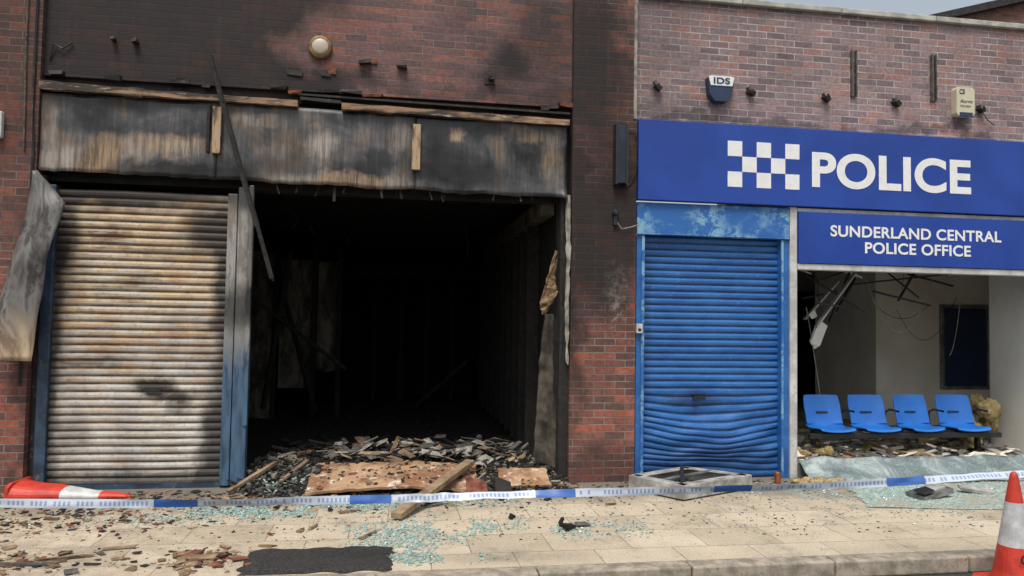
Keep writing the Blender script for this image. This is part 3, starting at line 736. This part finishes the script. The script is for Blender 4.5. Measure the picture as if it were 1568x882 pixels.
scat(1200,5,-1.3,2.2,.8,.004,.018,['ash','pale','charw'],True); scat(450,-2.5,-.3,.7,.14,.008,.04,kd)
for x,y,l,a in ((-.35,-1.05,.22,.4),(-.15,-1.75,.25,1.1),(-2.2,-2.1,.35,.3),(-2.4,-2.2,.4,-.1),(.55,-.75,.25,2.5),(1.35,-.55,.5,.1),(-.6,-1.5,.12,1.2),(-1.9,-1.9,.2,.2),(.4,-.9,.18,.6),(2.0,-1.0,.1,.2)):
    w.rbox((x,y,.014),(l,.025,.014),(0,R(-.03,.03),a),random.choice(['plank','ash','wood','pale']),.3)
w.obj('scattered_debris')
w=MB(); w.rbox((1.42,-1.75,.03),(.11,.07,.035),(.1,.2,.6),'char',.3); w.rbox((1.55,-1.66,.02),(.12,.05,.015),(.2,.1,.2),'ash',.3); w.rbox((1.38,-1.66,.05),(.03,.02,.06),(.4,.2,.6),'black',.3); w.obj('broken_plastic_part')
w=MB(); w.rbox((1.02,-1.38,.02),(.05,.04,.04),(.1,.3,.6),'char',.3); w.obj('charred_lump')
w=MB(); w.rbox((5.25,-1.0,.05),(.42,.20,.05),(.05,-.12,.25),'greymet',.1); w.rbox((5.1,-1.1,.09),(.16,.1,.03),(.1,-.1,.3),'black',.2); w.rbox((5.85,-.9,.04),(.3,.1,.03),(.2,.1,-.2),'framewhite',.3)
w.rbox((5.3,-.98,.085),(.22,.12,.02),(.05,-.12,.3),'framewhite',.2); w.obj('broken_computer_case',bevel=.004)
w=MB()
def gl(n,cx,cy,sx,sy,smin=.005,smax=.020):
    for i in range(n):
        x=random.gauss(cx,sx);y=random.gauss(cy,sy)
        if noise.noise(Vector((x*3,y*3,4)))<-.15: continue
        if y>-.1 or (y<-2.5): continue
        s=R(smin,smax); w.rbox((x,y,.004+s*.2),(s,s*R(.5,1),s*.4),(R(-.4,.4),R(-.4,.4),R(0,6)),'glassc',.3)
gl(1300,.10,-1.85,.26,.30);gl(1300,-.9,-.9,.45,.13);gl(1000,.15,-.75,.6,.15);gl(450,1.6,-1.75,.3,.12);gl(450,.75,-1.6,.25,.15);gl(700,-1.5,-1.0,.5,.15);gl(400,.2,-2.35,.25,.08);gl(1800,5.6,-.8,.8,.3);gl(1800,5.2,-.9,.5,.35);gl(800,6.6,-.7,.6,.25);gl(500,4.5,-.6,.4,.2)
gl(900,1.5,-1.2,2.0,.5,.004,.010)
w.obj('shattered_glass_crumbs')
w=MB()
def fgs(u,v):
    x=4.42+u*4.0; yb=-.30-.12*math.sin(u*3)-.10*noise.noise(Vector((u*9,0,0)))
    y=-.03+(yb+.03)*v; z=.195*(1-v)**1.3*(1+.25*noise.noise(Vector((x*3.5,0,7))))+.012+.04*noise.noise(Vector((x*2,v*3,1)))*(1-abs(2*v-1))
    return (x,y,max(.008,z))
w.grid(90,12,fgs,'craze'); w.obj('crazed_glass_sheet',smooth=True,solid=.008)
w=MB()
def fg2(u,v):
    x=4.75+u*3.4-.4*v*(1-u)+.1*noise.noise(Vector((v*5,u*9,1))); y=-.45-v*1.1*(.65+.35*math.sin(u*2.4+.4))+.08*noise.noise(Vector((u*9,v*2,1)))
    return (x,y,.006+.006*abs(noise.noise(Vector((x*4,y*4,0)))))
w.grid(60,24,fg2,'gpatch')
m,nt,b=newmat('crumbled_glass_carpet'); P=pos(nt)
v_=nd(nt,'ShaderNodeTexVoronoi',{'Vector':P,'Scale':60.0}); r_=nd(nt,'ShaderNodeSeparateXYZ',{0:v_.outputs['Color']}).outputs[0]
c=ramp(nt,r_,[(0,(.20,.26,.22)),(.5,(.33,.39,.33)),(.85,(.48,.54,.48)),(1,(.7,.74,.69))])
c=mix(nt,mrange(nt,nz(nt,P,3,6,.7),.48,.62),c,(.42,.37,.28))
nt.links.new(c,b.inputs['Base Color']); b.inputs['Roughness'].default_value=.4; nt.links.new(bump(nt,r_,.8,.01),b.inputs['Normal']); M['gpatch']=m
w.obj('glass_carpet')
w=MB()
def lump(mb,c,r,k,seed,n=10):
    def fn(u,v):
        th=u*2*math.pi; ph=v*math.pi; d=Vector((math.sin(ph)*math.cos(th),math.sin(ph)*math.sin(th),math.cos(ph)))
        q=1+.45*noise.noise(d*1.8+Vector((seed,0,0)))+.25*noise.noise(d*6+Vector((seed,3,0)))
        return (c[0]+d.x*r[0]*q,c[1]+d.y*r[1]*q,max(.003,c[2]+d.z*r[2]*q))
    mb.grid(n*2,n,fn,k)
for i in range(40): lump(w,(4.18+R(0,.62),-.42+R(-.08,.1),.02+R(0,.03)),(R(.02,.08),R(.02,.05),R(.015,.035)),'foam',i*3.1,8)
w.obj('insulation_foam',smooth=True)
w=MB()
for i in range(22): lump(w,(7.32+R(-.05,.42),.75+R(0,.5),.22+R(0,.45)),(R(.05,.13),R(.05,.10),R(.06,.14)),'foam',i*2.1+50,11)
for i in range(14): lump(w,(4.55+R(0,.5),.35+R(0,.5),.15+R(0,.05)),(R(.05,.10),R(.04,.09),R(.03,.07)),'foam',i*2.3+90,8)
w.obj('insulation_foam',smooth=True)
w=MB()
for i in range(420):
    x=R(4.45,7.7);y=R(.1,2.6); s=R(.04,.14)
    w.rbox((x,y,.13+R(0,.05)),(s*R(.8,3),s*R(.3,.9),s*R(.08,.35)),(R(-.3,.3),R(-.3,.3),R(0,6.28)),random.choice(['ash','pale','ash','pale','interior','foam','greymet','wood']),.3)
w.obj('office_debris')
w=MB()
c4=[(2.36,-.42,.02),(2.72,-.93,.02),(3.62,-.50,.02),(3.10,-.03,.02)]
for i in range(4):
    a=Vector(c4[i]); b_=Vector(c4[(i+1)%4]); 
    w.beam(a+Vector((0,0,.06)),b_+Vector((0,0,.06)),.02,.13,'framewhite')
    ins=(a+b_)/2; cen=Vector((2.95,-.47,.02)); d=(cen-ins).normalized()*.05
    w.beam(a.lerp(b_,.02)+d+Vector((0,0,.12)),a.lerp(b_,.98)+d+Vector((0,0,.12)),.10,.012,'framewhite')
w.beam((2.55,-.5,.09),(3.3,-.25,.14),.05,.02,'greymet'); w.beam((2.8,-.75,.10),(3.0,-.2,.18),.04,.02,'black',.2)
for i in range(50): w.rbox((R(2.6,3.3),R(-.65,-.25),.03),(R(.03,.14),R(.02,.06),.015),(R(-.3,.3),R(-.3,.3),R(0,6)),random.choice(['ash','black','charw','pale']),.3)
w.obj('broken_light_box_frame',bevel=.004)
M['can']=plain('drink_can_metal',(.45,.14,.06),.35,.5,20,.5,bs=0)
w=MB(); w.lathe([(.033,0),(.033,.115),(.03,.12)],'can',18,Matrix.Translation((4.03,-.28,.0))); w.obj('drink_can',smooth=False)

# ------------------------------------------------------------------ cones
M['red']=plain('cone_red',(.60,.045,.025),.5,0,6,.35,bs=.05,c3=(.40,.04,.03)); M['sleeve']=plain('reflective_sleeve',(.60,.60,.60),.4,0,9,.35,bs=.05)
def cone(name,mt,h=.77,bs_=1.0,sag=False):
    w=MB()
    prof=[(.145*h/.75,.03),(.14*h/.75,.05)]
    for i in range(1,13):
        t=i/12; prof.append(((.135*(1-t)+.026*t)*h/.75,.05+(h-.08)*t))
    prof+=[(.022,h-.015),(.012,h)]
    def kf(z): return 'sleeve' if (.40*h<z<.76*h) else 'red'
    w.lathe(prof,'red',28,mt,kf)
    b=.2*h/.75*bs_; P8=[(-b,-b*.7),(-b*.7,-b),(b*.7,-b),(b,-b*.7),(b,b*.7),(b*.7,b),(-b*.7,b),(-b,b*.7)]
    i=len(w.v); w.v+=[tuple(mt@Vector((p[0],p[1],0))) for p in P8]+[tuple(mt@Vector((p[0],p[1],.03))) for p in P8]; q=w.mi('red')
    w.f.append(tuple(range(i+7,i-1,-1)));w.m.append(q);w.f.append(tuple(range(i+8,i+16)));w.m.append(q)
    for j in range(8): w.f.append((i+j,i+(j+1)%8,i+8+(j+1)%8,i+8+j)); w.m.append(q)
    if sag:
        w.v=[(x+.01*noise.noise(Vector((x*6,y*6,z*6))),y,max(.006,z+.02*noise.noise(Vector((x*4,1,0))))) for x,y,z in w.v]
    return w.obj(name,smooth=False)
o=cone('traffic_cone',Matrix.Translation((4.31,-3.0,-.119)),.79)
text('CS','cone_marking',4.235,4.335,.07,.135,-3.128,o,'black',.03)
d=Vector((1.0,-.10,-.06)).normalized(); q=d.to_track_quat('Z','Y').to_matrix().to_4x4()
mt=Matrix.Translation((-3.25,-.42,.09))@Matrix.Diagonal((1,1,.58,1))@q
cone('traffic_cone',mt,.98,.72,True)

# ------------------------------------------------------------------ police tape
w=MB()
K=[(-6.5,-2.1,.62),(-2.45,-2.4,.462),(-.2,-2.5,.458),(.79,-2.6,.492),(2.96,-2.75,.542),(4.31,-2.93,.635),(5.2,-2.95,.66),(9,-2.8,.75)]
def cat(t):
    t*=len(K)-1; i=min(int(t),len(K)-2); t-=i
    p=[Vector(K[max(0,min(len(K)-1,i+j))]) for j in (-1,0,1,2)]
    return .5*((2*p[1])+(-p[0]+p[2])*t+(2*p[0]-5*p[1]+4*p[2]-p[3])*t*t+(-p[0]+3*p[1]-3*p[2]+p[3])*t**3)
NT=500; Lc=0; us=[]; prev=None
for i in range(NT+1):
    p=cat(i/NT); Lc+=0 if prev is None else (p-prev).length; prev=p; us.append(Lc)
    tw=.9*noise.noise(Vector((i*.025,0,0)))+.6*math.sin(i*.04)+.2
    for j in range(5):
        s_=(j/4-.5)*.056
        w.v.append((p.x,p.y+math.sin(tw)*s_+.008*noise.noise(Vector((i*.2,j*.4,0))),p.z+math.cos(tw)*s_+.006*noise.noise(Vector((i*.1,0,3)))))
for i in range(NT):
    for j in range(4): w.f.append((i*5+j,(i+1)*5+j,(i+1)*5+j+1,i*5+j+1)); w.m.append(0)
w.k=['tape']
m,nt,b=newmat('police_tape_film'); UV=nd(nt,'ShaderNodeUVMap').outputs[0]
s3=nd(nt,'ShaderNodeSeparateXYZ',{0:UV}).outputs
per=mth(nt,'FRACT',mth(nt,'DIVIDE',s3[0],1.25),0)
blue=mth(nt,'LESS_THAN',per,.22)
mid=mth(nt,'MULTIPLY',mth(nt,'GREATER_THAN',s3[1],.25),mth(nt,'LESS_THAN',s3[1],.75))
ch=nd(nt,'ShaderNodeTexBrick',{'Vector':UV,'Color1':(0,0,0),'Color2':(1,1,1),'Mortar':(0,0,0),'Scale':1.0,'Mortar Size':.006,'Brick Width':.028,'Row Height':10.0,'Bias':.1})
tx=mth(nt,'MULTIPLY',mth(nt,'GREATER_THAN',nd(nt,'ShaderNodeSeparateXYZ',{0:ch.outputs['Color']}).outputs[0],.3),mid)
edge=mth(nt,'MULTIPLY',tx,.6)
c=mix(nt,edge,(.50,.55,.61),(.06,.13,.38)); c=mix(nt,blue,c,(.04,.12,.38))
nt.links.new(c,b.inputs['Base Color']); b.inputs['Roughness'].default_value=.3
M['tape']=m
o=w.obj('police_tape',smooth=True)
uv=o.data.uv_layers.new(name='UVMap')
for li,l in enumerate(o.data.loops):
    vi=l.vertex_index; uv.data[li].uv=(us[vi//5],(vi%5)/4)

# ------------------------------------------------------------------ camera, light
ps,th,ro=math.radians(9.02),math.radians(2.5),.016
F=Vector((math.sin(ps)*math.cos(th),math.cos(ps)*math.cos(th),math.sin(th)))
R0=Vector((math.cos(ps),-math.sin(ps),0)); U0=R0.cross(F)
rc=R0*math.cos(ro)+U0*math.sin(ro); uc=U0*math.cos(ro)-R0*math.sin(ro)
cd=bpy.data.cameras.new('camera'); cam=bpy.data.objects.new('camera',cd); COL.objects.link(cam)
mt=Matrix((rc,uc,-F)).transposed().to_4x4(); mt.translation=Vector((0,-7.6,1.675)); cam.matrix_world=mt
cd.sensor_width=36; cd.lens=1130/1568*36; cd.clip_end=1000; cd.clip_start=.05
sc.camera=cam
el,az=math.radians(63),math.radians(250)
sd=Vector((math.cos(az)*math.cos(el),math.sin(az)*math.cos(el),math.sin(el)))
L=bpy.data.lights.new('sun','SUN'); L.energy=2.5; L.angle=math.radians(22); L.color=(1,.95,.87)
lo=bpy.data.objects.new('sun',L); COL.objects.link(lo); lo.rotation_euler=sd.to_track_quat('Z','Y').to_euler(); lo.location=(0,-20,20)
wd=bpy.data.worlds.new('World'); sc.world=wd; wd.use_nodes=True; nt=wd.node_tree
bg=nt.nodes['Background']
sky=nd(nt,'ShaderNodeTexSky',sky_type='NISHITA'); sky.sun_disc=False; sky.sun_elevation=el; sky.sun_rotation=math.radians(200); sky.air_density=1.5; sky.dust_density=4
hs=nd(nt,'ShaderNodeHueSaturation',{'Color':sky.outputs[0],'Saturation':.5})
nt.links.new(hs.outputs[0],bg.inputs['Color']); bg.inputs['Strength'].default_value=.15
sc.view_settings.view_transform='Standard'; sc.view_settings.look='None'; sc.view_settings.exposure=0
